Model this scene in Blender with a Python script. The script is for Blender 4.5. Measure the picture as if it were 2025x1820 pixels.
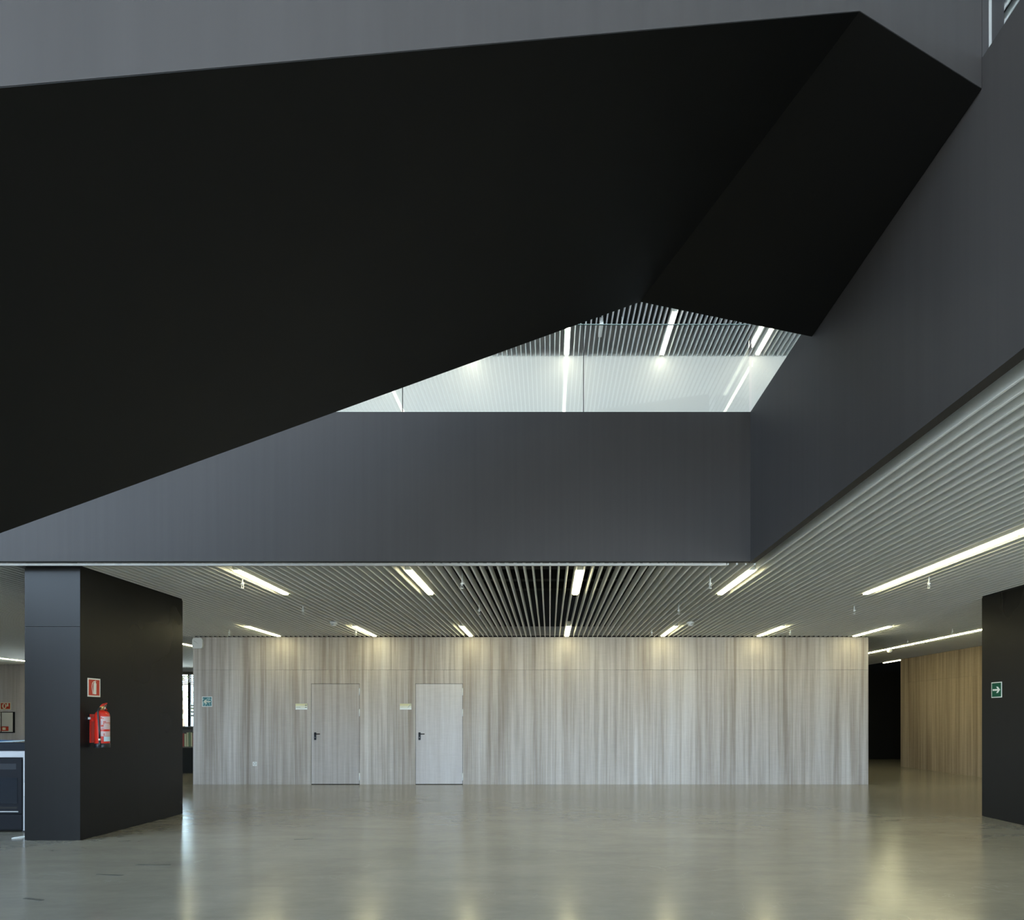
import bpy, bmesh, math, random
from mathutils import Vector, Matrix

random.seed(7)
PI = math.pi
scene = bpy.context.scene
for o in list(bpy.data.objects):
    bpy.data.objects.remove(o, do_unlink=True)
C = scene.collection

# ------------------------------------------------------------------ camera
F_PX, W_PX, H_PX = 1320.0, 2025.0, 1820.0
VPX, VPY = 1087.0, 1422.0
CAM_Z = 1.371
cam_d = bpy.data.cameras.new('camera')
cam_d.sensor_fit = 'HORIZONTAL'
cam_d.sensor_width = 36.0
cam_d.lens = F_PX / W_PX * 36.0
cam_d.shift_x = (W_PX / 2 - VPX) / W_PX
cam_d.shift_y = (VPY - H_PX / 2) / W_PX
cam_d.clip_start = 0.05
cam_d.clip_end = 300
cam = bpy.data.objects.new('camera', cam_d)
cam.location = (0, 0, CAM_Z)
cam.rotation_euler = (PI / 2, 0, 0)
C.objects.link(cam)
scene.camera = cam

# ------------------------------------------------------------------ world, daylight, exposure
DAY = 14.5
world = bpy.data.worlds.new('sky')
scene.world = world
world.use_nodes = True
wn = world.node_tree
wn.nodes.clear()
wo = wn.nodes.new('ShaderNodeOutputWorld')
wb = wn.nodes.new('ShaderNodeBackground')
wb.inputs['Color'].default_value = (0.60, 0.79, 1.0, 1)
wb.inputs['Strength'].default_value = DAY
wn.links.new(wb.outputs[0], wo.inputs[0])

def portal(name, loc, rot, sx, sy):
    d = bpy.data.lights.new(name, 'AREA')
    d.shape = 'RECTANGLE'
    d.size, d.size_y = sx, sy
    d.cycles.is_portal = True
    o = bpy.data.objects.new(name, d)
    o.location, o.rotation_euler = loc, rot
    C.objects.link(o)
# sky portals in the two real window openings (they only guide sampling of the sky)
portal('window_portal', (0.9, -8.02, 4.0), (PI / 2, 0, 0), 23.4, 7.6)
portal('window_portal', (-11.12, -0.9, 5.8), (0, -PI / 2, 0), 4.0, 13.6)
portal('window_portal', (-11.12, -4.7, 1.675), (0, -PI / 2, 0), 3.05, 6.0)

# high sun over the right side of the building: it reaches only the paving outside, which lights the ceilings from below
sun_d = bpy.data.lights.new('sun', 'SUN')
sun_d.energy = 48.0
sun_d.angle = math.radians(0.6)
sun_d.color = (1.0, 0.95, 0.88)
sun = bpy.data.objects.new('sun', sun_d)
sun.rotation_euler = Vector((-0.47, -0.05, -0.88)).to_track_quat('-Z', 'Y').to_euler()
C.objects.link(sun)

vs = scene.view_settings
vs.view_transform = 'Standard'
vs.look = 'None'
vs.exposure = 0.0
vs.gamma = 1.0
vs.use_curve_mapping = False
scene.cycles.max_bounces = 10
scene.cycles.diffuse_bounces = 6
scene.cycles.glossy_bounces = 5
scene.cycles.transparent_max_bounces = 24
scene.cycles.sample_clamp_indirect = 6.0
scene.cycles.caustics_reflective = False
scene.cycles.caustics_refractive = False

LAMP = 30.0          # radiance of the strip lights

# ------------------------------------------------------------------ materials
def mat(name, col, rough=0.5, metal=0.0, spec=0.5, emit=None, estr=0.0):
    m = bpy.data.materials.new(name)
    m.use_nodes = True
    p = m.node_tree.nodes['Principled BSDF']
    p.inputs['Base Color'].default_value = (*col, 1)
    p.inputs['Roughness'].default_value = rough
    p.inputs['Metallic'].default_value = metal
    p.inputs['Specular IOR Level'].default_value = spec
    if emit:
        p.inputs['Emission Color'].default_value = (*emit, 1)
        p.inputs['Emission Strength'].default_value = estr
    return m

class NT:
    """small helper to wire shader nodes"""
    def __init__(s, m):
        s.nt = m.node_tree
        s.p = s.nt.nodes['Principled BSDF']
    def n(s, t, **kw):
        nd = s.nt.nodes.new(t)
        for k, v in kw.items():
            if k in nd.inputs:
                nd.inputs[k].default_value = v
            else:
                setattr(nd, k, v)
        return nd
    def l(s, a, b):
        s.nt.links.new(a, b)
    def pos(s, scale):
        g = s.n('ShaderNodeNewGeometry')
        v = s.n('ShaderNodeVectorMath', operation='MULTIPLY')
        v.inputs[1].default_value = scale
        s.l(g.outputs['Position'], v.inputs[0])
        return v.outputs[0]
    def noise(s, scale, detail=3.0, rough=0.5, sc=1.0, dist=0.0):
        t = s.n('ShaderNodeTexNoise')
        t.inputs['Scale'].default_value = sc
        t.inputs['Detail'].default_value = detail
        t.inputs['Roughness'].default_value = rough
        t.inputs['Distortion'].default_value = dist
        s.l(s.pos(scale), t.inputs['Vector'])
        return t.outputs['Fac']
    def ramp(s, fac, stops):
        r = s.n('ShaderNodeValToRGB')
        e = r.color_ramp.elements
        while len(e) < len(stops):
            e.new(0.5)
        for el, (p, c) in zip(e, stops):
            el.position = p
            el.color = (*c, 1) if len(c) == 3 else c
        s.l(fac, r.inputs[0])
        return r.outputs[0]
    def mix(s, a, b, fac, mode='MIX'):
        m = s.n('ShaderNodeMix', data_type='RGBA', blend_type=mode)
        for sock, v in ((m.inputs['Factor'], fac), (m.inputs['A'], a), (m.inputs['B'], b)):
            if hasattr(v, 'links') or hasattr(v, 'is_linked'):
                s.l(v, sock)
            else:
                sock.default_value = v if not isinstance(v, tuple) else (*v, 1)
        return m.outputs['Result']
    def rng(s, fac, a, b):
        r = s.n('ShaderNodeMapRange')
        r.inputs['To Min'].default_value = a
        r.inputs['To Max'].default_value = b
        s.l(fac, r.inputs['Value'])
        return r.outputs['Result']
    def bump(s, h, strength, dist):
        b = s.n('ShaderNodeBump')
        b.inputs['Strength'].default_value = strength
        b.inputs['Distance'].default_value = dist
        s.l(h, b.inputs['Height'])
        s.l(b.outputs[0], s.p.inputs['Normal'])

def wood(name, dark, mid, light, along='x', warm=(0.42, 0.30, 0.20)):
    m = mat(name, mid, 0.55, spec=0.3)
    t = NT(m)
    ax = lambda a, z: (a, a, z)
    band = t.noise(ax(3.2, 0.12), 2.0, 0.6, dist=0.1)
    streak = t.noise(ax(12.0, 0.30), 4.0, 0.6)
    fine = t.noise(ax(70.0, 2.0), 3.0, 0.65)
    cross = t.noise(ax(6.0, 40.0), 2.0, 0.5)
    c1 = t.ramp(band, [(0.36, dark), (0.50, mid), (0.66, light)])
    c2 = t.ramp(streak, [(0.34, dark), (0.48, mid), (0.62, light)])
    c = t.mix(c1, c2, 0.6)
    f = t.rng(fine, 0.86, 1.13)
    c = t.mix(c, f, 1.0, 'MULTIPLY')
    x = t.rng(cross, 0.93, 1.06)
    c = t.mix(c, x, 1.0, 'MULTIPLY')
    oi = t.n('ShaderNodeObjectInfo')
    v = t.rng(oi.outputs['Random'], 0.95, 1.05)
    c = t.mix(c, v, 1.0, 'MULTIPLY')
    t.l(c, t.p.inputs['Base Color'])
    t.bump(fine, 0.15, 0.002)
    return m

def panel_paint(name, col, rough, spec=0.5, var=0.14):
    """dark painted sheet with faint vertical brushing and cloudy sheen"""
    m = mat(name, col, rough, spec=spec)
    t = NT(m)
    st = t.noise((14, 14, 0.25), 3.0, 0.6)
    cl = t.noise((0.6, 0.6, 0.5), 3.0, 0.55)
    a = t.mix((*col,), t.rng(st, 1 - var, 1 + var), 1.0, 'MULTIPLY')
    a = t.mix(a, t.rng(cl, 0.88, 1.12), 1.0, 'MULTIPLY')
    t.l(a, t.p.inputs['Base Color'])
    t.l(t.rng(cl, rough - 0.06, rough + 0.08), t.p.inputs['Roughness'])
    return m

M = {}
M['fascia'] = panel_paint('dark_fascia_paint', (0.046, 0.0425, 0.041), 0.55, 0.10)
M['soffit_shaded'] = panel_paint('shaded_dark_paint', (0.0065, 0.0063, 0.0061), 0.6, 0.18, 0.05)  # same dark paint as the balustrade, with the underside's shade put into its colour
M['pillar'] = panel_paint('black_lacquered_sheet', (0.0125, 0.0120, 0.0113), 0.28, 0.15, 0.10)
M['wood'] = wood('greige_oak_laminate', (0.275, 0.232, 0.19), (0.435, 0.39, 0.345), (0.595, 0.56, 0.52))
M['wood_door'] = wood('greige_door_laminate', (0.32, 0.28, 0.25), (0.42, 0.385, 0.355), (0.50, 0.475, 0.45))
M['wood_door_pale'] = wood('pale_door_laminate', (0.48, 0.445, 0.43), (0.55, 0.52, 0.51), (0.62, 0.60, 0.59))
M['wood_grey'] = wood('grey_laminate', (0.38, 0.37, 0.41), (0.47, 0.46, 0.51), (0.55, 0.545, 0.60))
M['wood_lamplit'] = wood('lamp_warmed_oak_laminate', (0.25, 0.18, 0.115), (0.42, 0.325, 0.215), (0.57, 0.46, 0.32))  # greige oak of the long wall, warm lamp light put into its colour
M['slat'] = mat('grey_enamelled_slat', (0.86, 0.86, 0.84), 0.5)
M['slat_up'] = mat('pale_enamelled_slat', (0.76, 0.78, 0.78), 0.38)
M['plenum'] = mat('dark_plenum', (0.030, 0.030, 0.031), 0.8)
M['joist'] = mat('plenum_joist', (0.010, 0.010, 0.010), 0.8)
M['white'] = mat('white_paint', (0.60, 0.57, 0.53), 0.5)
M['white_plastic'] = mat('white_plastic', (0.78, 0.78, 0.75), 0.4)
M['white_metal'] = mat('white_metal', (0.82, 0.84, 0.84), 0.35)
M['alu'] = mat('aluminium_profile', (0.40, 0.39, 0.36), 0.45, 0.1)
M['steel'] = mat('brushed_steel', (0.62, 0.62, 0.62), 0.32, 0.85)
M['wall_grey'] = mat('grey_paint', (0.22, 0.22, 0.22), 0.6)
M['wall_black'] = mat('black_wall_paint', (0.012, 0.012, 0.010), 0.7, spec=0.2)
M['black'] = mat('black_plastic', (0.010, 0.011, 0.014), 0.35, spec=0.2)
M['black_gloss'] = mat('black_glass', (0.010, 0.013, 0.018), 0.12)
M['gap'] = mat('shadow_gap', (0.015, 0.014, 0.012), 0.9)
M['red'] = mat('extinguisher_red', (0.62, 0.025, 0.012), 0.28)
M['sign_red'] = mat('sign_red', (0.52, 0.045, 0.018), 0.5)
M['sign_white'] = mat('sign_white', (0.80, 0.82, 0.78), 0.5)
M['sign_green'] = mat('sign_green', (0.004, 0.078, 0.042), 0.6, spec=0.2)
M['sign_gold'] = mat('sign_gold', (0.60, 0.56, 0.30), 0.35, 0.1)
M['sign_cream'] = mat('sign_cream', (0.72, 0.72, 0.58), 0.4)
M['sign_dark'] = mat('sign_ink', (0.16, 0.17, 0.10), 0.5)
M['sign_grey'] = mat('sign_grey_ink', (0.38, 0.42, 0.38), 0.5)
M['brass'] = mat('brass', (0.60, 0.47, 0.20), 0.3, 0.9)
M['rubber'] = mat('rubber', (0.012, 0.014, 0.018), 0.4)
M['blue_paper'] = mat('blue_paper', (0.03, 0.16, 0.36), 0.4)
M['pale_paper'] = mat('pale_paper', (0.50, 0.68, 0.76), 0.4)
M['lamp_body'] = mat('lamp_housing', (0.75, 0.76, 0.72), 0.4)
M['lamp'] = mat('lamp_diffuser', (0.8, 0.8, 0.7), 0.5, emit=(1.0, 0.93, 0.53), estr=LAMP)
M['lamp_up'] = mat('lamp_diffuser_cool', (0.8, 0.8, 0.8), 0.5, emit=(1.0, 0.98, 0.80), estr=LAMP * 0.6)
M['app_frame'] = mat('pale_grey_enamel', (0.42, 0.42, 0.43), 0.5)
M['label'] = mat('printed_label', (0.62, 0.47, 0.48), 0.4)
M['display'] = mat('dark_display', (0.030, 0.033, 0.038), 0.3, spec=0.25)
M['cab_door'] = mat('pale_cabinet_enamel', (0.62, 0.63, 0.64), 0.35)
M['mark'] = mat('dark_floor_tape', (0.095, 0.092, 0.075), 0.45)
M['foliage'] = mat('foliage', (0.30, 0.42, 0.18), 0.7)
M['bark'] = mat('bark', (0.10, 0.07, 0.05), 0.9)
M['frost'] = mat('frosted_band', (0.62, 0.68, 0.64), 0.6)
M['book_red'] = mat('book_red', (0.25, 0.05, 0.035), 0.6)
M['book_cream'] = mat('book_cream', (0.45, 0.43, 0.26), 0.6)
M['book_green'] = mat('book_green', (0.13, 0.20, 0.10), 0.6)
M['shelf'] = mat('brown_shelf', (0.08, 0.07, 0.05), 0.5)
M['blue_film'] = mat('blue_film', (0.12, 0.20, 0.33), 0.4)

# sign on the wood wall: weathered teal print
M['sign_teal'] = mat('sign_teal', (0.03, 0.22, 0.24), 0.4)
t = NT(M['sign_teal'])
t.l(t.ramp(t.noise((28, 28, 28), 2.0), [(0.40, (0.02, 0.13, 0.14)), (0.54, (0.06, 0.22, 0.23)), (0.62, (0.34, 0.50, 0.47))]), t.p.inputs['Base Color'])

# glass: clear pane, reflection by Fresnel, faint green body colour
def glass(name, tint):
    m = bpy.data.materials.new(name)
    m.use_nodes = True
    nt = m.node_tree
    nt.nodes.clear()
    out = nt.nodes.new('ShaderNodeOutputMaterial')
    mx = nt.nodes.new('ShaderNodeMixShader')
    tr = nt.nodes.new('ShaderNodeBsdfTransparent')
    gl = nt.nodes.new('ShaderNodeBsdfGlossy')
    fr = nt.nodes.new('ShaderNodeFresnel')
    tr.inputs['Color'].default_value = (*tint, 1)
    gl.inputs['Roughness'].default_value = 0.0
    gl.inputs['Color'].default_value = (1, 1, 1, 1)
    ge = nt.nodes.new('ShaderNodeNewGeometry')
    mr = nt.nodes.new('ShaderNodeMapRange')
    mr.inputs['To Min'].default_value = 1.52
    mr.inputs['To Max'].default_value = 1 / 1.52
    nt.links.new(ge.outputs['Backfacing'], mr.inputs['Value'])
    nt.links.new(mr.outputs['Result'], fr.inputs['IOR'])
    nt.links.new(fr.outputs[0], mx.inputs[0])
    nt.links.new(tr.outputs[0], mx.inputs[1])
    nt.links.new(gl.outputs[0], mx.inputs[2])
    nt.links.new(mx.outputs[0], out.inputs[0])
    return m
M['glass'] = glass('clear_glass', (0.965, 0.985, 0.975))
M['glass_edge'] = mat('glass_edge', (0.36, 0.44, 0.41), 0.3)

# polished concrete
M['floor'] = mat('polished_concrete', (0.2, 0.19, 0.15), 0.2, spec=0.75)
t = NT(M['floor'])
big = t.noise((0.35, 0.35, 1), 4.0, 0.6, dist=0.5)
mid = t.noise((1.1, 3.4, 1), 5.0, 0.62, dist=0.4)
fine = t.noise((9, 14, 1), 5.0, 0.6)
c = t.ramp(big, [(0.34, (0.25, 0.232, 0.183)), (0.66, (0.315, 0.293, 0.235))])
c = t.mix(c, t.rng(mid, 0.80, 1.20), 1.0, 'MULTIPLY')
c = t.mix(c, t.rng(fine, 0.90, 1.10), 1.0, 'MULTIPLY')
# pale scuffs: thin distorted contour lines of a noise field
sc1 = t.noise((0.9, 1.7, 1), 4.0, 0.55, dist=1.3)
lines = t.ramp(sc1, [(0.494, (0, 0, 0)), (0.5, (1, 1, 1)), (0.506, (0, 0, 0))])
msk = t.ramp(t.noise((0.7, 0.9, 1.0), 2.0), [(0.48, (0, 0, 0)), (0.60, (1, 1, 1))])
lm = t.mix(lines, msk, 1.0, 'MULTIPLY')
c = t.mix(c, (0.36, 0.35, 0.30), t.rng(lm, 0.0, 0.6))
t.l(c, t.p.inputs['Base Color'])
t.l(t.rng(mid, 0.14, 0.23), t.p.inputs['Roughness'])
t.bump(t.noise((4, 9, 1), 4.0, 0.6), 0.035, 0.01)

M['ground'] = mat('outdoor_ground', (0.55, 0.55, 0.51), 0.9)

# ------------------------------------------------------------------ mesh helpers
def link(name, me, m=None, parent=None):
    o = bpy.data.objects.new(name, me)
    C.objects.link(o)
    if m is not None and me is not None and not me.materials:
        me.materials.append(m)
    if parent:
        o.parent = parent
    return o

def mesh(name, verts, faces, smooth=False):
    me = bpy.data.meshes.new(name)
    me.from_pydata([tuple(v) for v in verts], [], faces)
    me.update()
    if smooth:
        for p in me.polygons:
            p.use_smooth = True
    return me

def box_bm(bm, x0, x1, y0, y1, z0, z1):
    v = [bm.verts.new(p) for p in ((x0, y0, z0), (x1, y0, z0), (x1, y1, z0), (x0, y1, z0),
                                   (x0, y0, z1), (x1, y0, z1), (x1, y1, z1), (x0, y1, z1))]
    for f in ((0, 3, 2, 1), (4, 5, 6, 7), (0, 1, 5, 4), (1, 2, 6, 5), (2, 3, 7, 6), (3, 0, 4, 7)):
        bm.faces.new([v[i] for i in f])

def bm_mesh(name, bm, bevel=0.0, seg=1, smooth=False):
    if bevel > 0:
        bmesh.ops.bevel(bm, geom=bm.edges[:], offset=bevel, segments=seg, affect='EDGES', profile=0.5)
    bmesh.ops.recalc_face_normals(bm, faces=bm.faces[:])
    me = bpy.data.meshes.new(name)
    bm.to_mesh(me)
    bm.free()
    if smooth:
        for p in me.polygons:
            p.use_smooth = True
    return me

def box(name, x0, x1, y0, y1, z0, z1, m, parent=None, bevel=0.0, seg=1):
    bm = bmesh.new()
    box_bm(bm, x0, x1, y0, y1, z0, z1)
    return link(name, bm_mesh(name, bm, bevel, seg), m, parent)

def boxes(name, lst, m, parent=None, bevel=0.0):
    bm = bmesh.new()
    for b in lst:
        box_bm(bm, *b)
    return link(name, bm_mesh(name, bm, bevel), m, parent)

def prism(name, pts, vec, m, parent=None):
    """closed polygon (3-D, planar) extruded along vec"""
    n = len(pts)
    a = [Vector(p) for p in pts]
    b = [p + Vector(vec) for p in a]
    faces = [list(range(n))[::-1], list(range(n, 2 * n))]
    for i in range(n):
        j = (i + 1) % n
        faces.append([i, j, n + j, n + i])
    bm = bmesh.new()
    vs_ = [bm.verts.new(p) for p in a + b]
    for f in faces:
        bm.faces.new([vs_[i] for i in f])
    return link(name, bm_mesh(name, bm), m, parent)

def tube(name, pts, r, m, parent=None, n=8, smooth=True):
    pts = [Vector(p) for p in pts]
    verts, faces = [], []
    rs = r if isinstance(r, (list, tuple)) else [r] * len(pts)
    up = Vector((0, 0, 1))
    for i, p in enumerate(pts):
        d = (pts[min(i + 1, len(pts) - 1)] - pts[max(i - 1, 0)]).normalized()
        ref = up if abs(d.dot(up)) < 0.95 else Vector((1, 0, 0))
        u = d.cross(ref).normalized()
        w = d.cross(u).normalized()
        for k in range(n):
            a = 2 * PI * k / n
            verts.append(p + (u * math.cos(a) + w * math.sin(a)) * rs[i])
    for i in range(len(pts) - 1):
        for k in range(n):
            k2 = (k + 1) % n
            faces.append([i * n + k, i * n + k2, (i + 1) * n + k2, (i + 1) * n + k])
    faces.append(list(range(n))[::-1])
    faces.append([(len(pts) - 1) * n + k for k in range(n)])
    return link(name, mesh(name, verts, faces, smooth), m, parent)

def lathe_mesh(name, prof, n=20, a0=0.0, a1=2 * PI, smooth=True):
    """prof: (radius, z); full turn or arc"""
    full = abs(a1 - a0 - 2 * PI) < 1e-6
    cols = n if full else n + 1
    verts, faces = [], []
    for k in range(cols):
        a = a0 + (a1 - a0) * k / n
        for r, z in prof:
            verts.append((r * math.cos(a), r * math.sin(a), z))
    m_ = len(prof)
    for k in range(n):
        k2 = (k + 1) % cols
        for i in range(m_ - 1):
            faces.append([k * m_ + i, k2 * m_ + i, k2 * m_ + i + 1, k * m_ + i + 1])
    return mesh(name, verts, faces, smooth)

def empty(name, loc=(0, 0, 0)):
    o = bpy.data.objects.new(name, None)
    o.location = loc
    o.empty_display_size = 0.1
    C.objects.link(o)
    return o

def tag(o, label, cat, group=None):
    o['label'] = label
    o['category'] = cat
    if group:
        o['group'] = group
    return o

def struct(o, label, cat):
    o['kind'] = 'structure'
    return tag(o, label, cat)

# ------------------------------------------------------------------ key dimensions (metres)
ZC = 3.08            # underside of the ground floor slat ceiling
ZF = 4.72            # upper floor level, top of the fascia
ZU = 8.93            # underside of the upper slat ceiling
YB = 7.28            # face of the back fascia
XR = 2.19            # face of the right fascia
YW = 13.92           # wood wall
PITCH = 0.09875
X0 = 0.35            # lamp row on the axis; rows every 20 slats

# ------------------------------------------------------------------ setting: floor and shell
fl = boxes('floor', [(-11.25, 13, -8, 7.1, -0.12, 0.0), (-20, 13, 7.1, 24, -0.12, 0.0)], M['floor'])
struct(fl, 'polished olive grey concrete floor with soft reflections', 'floor')
for (x, y, L, a) in ((-2.80, 7.60, 0.20, 4), (-3.72, 6.26, 0.32, -3), (-3.86, 5.86, 0.25, -10), (-3.92, 5.07, 0.19, -20)):
    mk = box('floor_mark', -L / 2, L / 2, -0.018, 0.018, 0, 0.0012, M['mark'], fl)
    mk.location = (x, y, 0)
    mk.rotation_euler = (0, 0, math.radians(a))
gr = box('ground', -70, 70, -70, 80, -0.35, -0.13, M['ground'])
struct(gr, 'pale ground outside the building', 'ground')

for nm, a, m_, lab in (
    ('wall_left', (-20.2, -20, 7.0, 24, 0, 9.8), 'wall_grey', 'grey end wall far to the left'),
    ('wall_right', (13, 13.2, -8.2, 24, 0, 9.8), 'wall_grey', 'grey end wall far to the right'),
    ('wall_upper', (-20, 13, YW, YW + 0.18, ZF, 9.6), 'white', 'white upper storey wall seen through the glass railing'),
    ('wall_corridor_end', (6.0, 13, 22.7, 22.9, 0, 4.2), 'wall_black', 'black wall closing the dark corridor on the right'),
    ('wall_left_return', (-20.2, -11.05, 7.0, 7.2, 0, 9.8), 'wall_grey', 'grey outer wall between left facade and far left bay')):
    struct(box(nm, *a, M[m_]), lab, 'wall')
struct(boxes('roof', [(-11.25, 13.2, -8.2, 7.0, 9.6, 9.8), (-20.2, 13.2, 7.0, 24.2, 9.6, 9.8)], M['plenum']), 'dark roof slab above the upper slat ceiling', 'roof')

# rear facade behind the camera: wall around one tall glazed opening
rear = boxes('wall_rear', [(-11.25, -10.8, -8.2, -8, 0, 9.6), (12.6, 13, -8.2, -8, 0, 9.6), (-10.8, 12.6, -8.2, -8, 7.8, 9.6), (-10.8, 12.6, -8.2, -8, 0, 0.2)], M['wall_grey'])
struct(rear, 'rear facade wall around the tall window', 'wall')
win = empty('window_2', (0.9, -8.1, 0.2))
struct(win, 'tall glazed facade with slim mullions behind the viewpoint', 'window')
for i in range(11):
    x = -11.7 + 23.4 * i / 10
    o = box('mullion', x - 0.03, x + 0.03, -0.05, 0.05, 0, 7.6, M['black'], win)
for z in (2.5, 5.0):
    box('transom', -11.7, 11.7, -0.04, 0.04, z - 0.03, z + 0.03, M['black'], win)

side = boxes('wall_left_facade', [(-11.25, -11.05, -8, -7.7, 0, 9.6), (-11.25, -11.05, 5.9, 7.0, 0, 9.6), (-11.25, -11.05, -7.7, 5.9, 7.8, 9.6), (-11.25, -11.05, -7.7, 5.9, 3.2, 3.8), (-11.25, -11.05, -7.7, 5.9, 0, 0.15), (-11.25, -11.05, -1.7, 5.9, 0.15, 3.2)], M['wall_grey'])
struct(side, 'left facade wall around its tall window, beside the stair foot', 'wall')
win3 = empty('window_3', (-11.15, -0.9, 3.8))
struct(win3, 'tall glazed facade with slim mullions left of the viewpoint', 'window')
for i in range(7):
    y = -6.8 + 13.6 * i / 6
    box('mullion', -0.05, 0.05, y - 0.03, y + 0.03, 0, 4.0, M['black'], win3)
for z in (2.0,):
    box('transom', -0.04, 0.04, -6.8, 6.8, z - 0.03, z + 0.03, M['black'], win3)

win4 = empty('window_4', (-11.15, -5.0, 0.15))
struct(win4, 'low glazed bay in the left facade behind the viewpoint', 'window')
for y in (-2.7, -0.7, 1.3, 3.3):
    box('mullion', -0.05, 0.05, y - 0.03, y + 0.03, 0, 3.05, M['black'], win4)

# upper floor slab with the atrium void left open
slab = boxes('floor_upper', [(-20, 13, YB + 0.08, YW, 4.3, ZF - 0.01), (XR + 0.07, 13, -8, YB + 0.08, 4.3, ZF - 0.01), (-20, 13, YW, 24, 4.3, ZF - 0.01)], M['plenum'])
struct(slab, 'upper floor slab around the open atrium, dark underside', 'floor')

# ------------------------------------------------------------------ fascias
fb = box('wall_fascia_back', -14, XR, YB, YB + 0.07, 3.09, ZF, M['fascia'])
struct(fb, 'dark grey painted fascia of the upper floor facing the viewer', 'wall')
frr = box('wall_fascia_right', XR, XR + 0.07, -7.9, YB + 0.07, 3.085, ZF, M['fascia'])
struct(frr, 'dark grey painted fascia receding along the right side of the void', 'wall')
tr = box('trim_1', -14, 1.95, YB + 0.085, YB + 0.12, 3.064, 3.09, M['alu'])
struct(tr, 'pale edge profile under the back fascia', 'trim')

# ------------------------------------------------------------------ ceilings of slats
def slat_mesh(name, L, w=0.02, h=0.10):
    c = 0.004
    prof = [(-w / 2, h), (-w / 2, c), (-w / 2 + c, 0), (w / 2 - c, 0), (w / 2, c), (w / 2, h)]
    n = len(prof)
    verts = [(x, 0, z) for x, z in prof] + [(x, L, z) for x, z in prof]
    faces = [list(range(n)), list(range(n, 2 * n))[::-1]]
    for i in range(n):
        j = (i + 1) % n
        faces.append([i, i + n, j + n, j])
    return mesh(name, verts, faces)

_slats = {}
def slat(parent, x, y0, y1, z, m):
    L = round(y1 - y0, 3)
    k = (L, m.name)
    if k not in _slats:
        _slats[k] = slat_mesh('slat', L)
        _slats[k].materials.append(m)
    o = link('slat', _slats[k], None, parent)
    o.location = (x, y0, z)
    return o

cl = empty('ceiling', (0, 0, 0))
struct(cl, 'ground floor ceiling of slim grey slats running away from the viewer', 'ceiling')
kmin = int(math.floor((-17.3 - X0) / PITCH))
kmax = int(math.floor((10.05 - X0) / PITCH))
PIL_L = (-5.915, -5.29, 7.52, 9.62)      # left pillar x0 x1 y0 y1
PIL_R = (6.10, 6.74, 7.40, 9.42)
for k in range(kmin, kmax + 1):
    x = X0 + (k + 0.5) * PITCH
    ye = YW if -7.46 < x < 6.66 else 22.45
    if x < XR + 0.09:
        ys = YB + 0.125
        if PIL_L[0] - 0.03 < x < PIL_L[1] + 0.03:
            ys = PIL_L[3] + 0.02
        slat(cl, x, ys, ye, ZC, M['slat'])
    else:
        if PIL_R[0] - 0.03 < x < PIL_R[1] + 0.03:
            slat(cl, x, -3.0, PIL_R[2] - 0.02, ZC, M['slat'])
            slat(cl, x, PIL_R[3] + 0.02, ye, ZC, M['slat'])
        else:
            slat(cl, x, -3.0, ye, ZC, M['slat'])
# plenum joists seen through the slats
for y in (8.3, 9.3, 10.3, 11.3, 12.3, 13.2):
    box('joist', -7.4, 6.6, y, y + 0.22, 3.95, 4.3, M['joist'], cl)

cu = empty('ceiling_upper', (0, 0, 0))
struct(cu, 'upper storey ceiling of pale slats seen above the glass railing', 'ceiling')
for k in range(-64, 64):
    x = X0 + (k + 0.5) * PITCH
    slat(cu, x, -2.2, YW, ZU, M['slat_up'])
for y in (11.2, 12.6):
    box('joist', -6, 6.5, y, y + 0.25, 9.35, 9.6, M['joist'], cu)

# ------------------------------------------------------------------ strip lights
_lm = {}
def lamp_meshes(L, up):
    k = (round(L, 3), up)
    if k not in _lm:
        bm = bmesh.new()
        box_bm(bm, -0.035, 0.035, 0, L, 0.015, 0.11)
        hb = bm_mesh('housing', bm, 0.003)
        hb.materials.append(M['lamp_body'])
        bm = bmesh.new()
        box_bm(bm, -0.032, 0.032, 0.010, L - 0.010, 0.0, 0.016)
        db = bm_mesh('diffuser', bm)
        db.materials.append(M['lamp_up' if up else 'lamp'])
        _lm[k] = (hb, db)
    return _lm[k]

def lamp(x, y, z, label, group, L=1.46, up=False):
    e = empty('strip_light', (x, y, z - 0.016))
    tag(e, label, 'light', group)
    hb, db = lamp_meshes(L, up)
    link('housing', hb, None, e)
    link('diffuser', db, None, e)
    return e

ORD = ['leftmost', 'second from left', 'third from left', 'fourth from left', 'fifth from left', 'sixth from left', 'rightmost']
row = lambda k: X0 + 20 * PITCH * k
for i, k in enumerate((-2, -1, 0, 1)):
    n = ['leftmost', 'second from left', 'third from left', 'rightmost, by the fascia corner'][i]
    lamp(row(k), 7.66, ZC, 'strip light just under the back fascia, %s' % n, 'strip lights just under the back fascia')
for i, k in enumerate(range(-3, 4)):
    lamp(row(k), 12.30, ZC, 'strip light shining on top of the wood wall, %s' % ORD[i], 'strip lights along the wood wall')
for i in range(6):
    n = ['far end of the run', 'second from the far end', 'third from the far end', 'fourth from the far end', 'fifth from the far end', 'near end of the run'][i]
    lamp(row(2), 9.10 - 1.46 - i * 1.475, ZC, 'strip light in the long run right of the void, %s' % n, 'continuous strip lights right of the void')
for i in range(5):
    n = ['nearest', 'second nearest', 'middle', 'second farthest', 'farthest'][i]
    lamp(row(4), 11.6 + i * 1.475, ZC, 'corridor strip light beside the right wood wall, %s' % n, 'strip lights in the right corridor')
lamp(10.16, 19.24, ZC, 'short strip light at the far corner of the right wood wall', 'strip lights in the right corridor', L=1.05)
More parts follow.
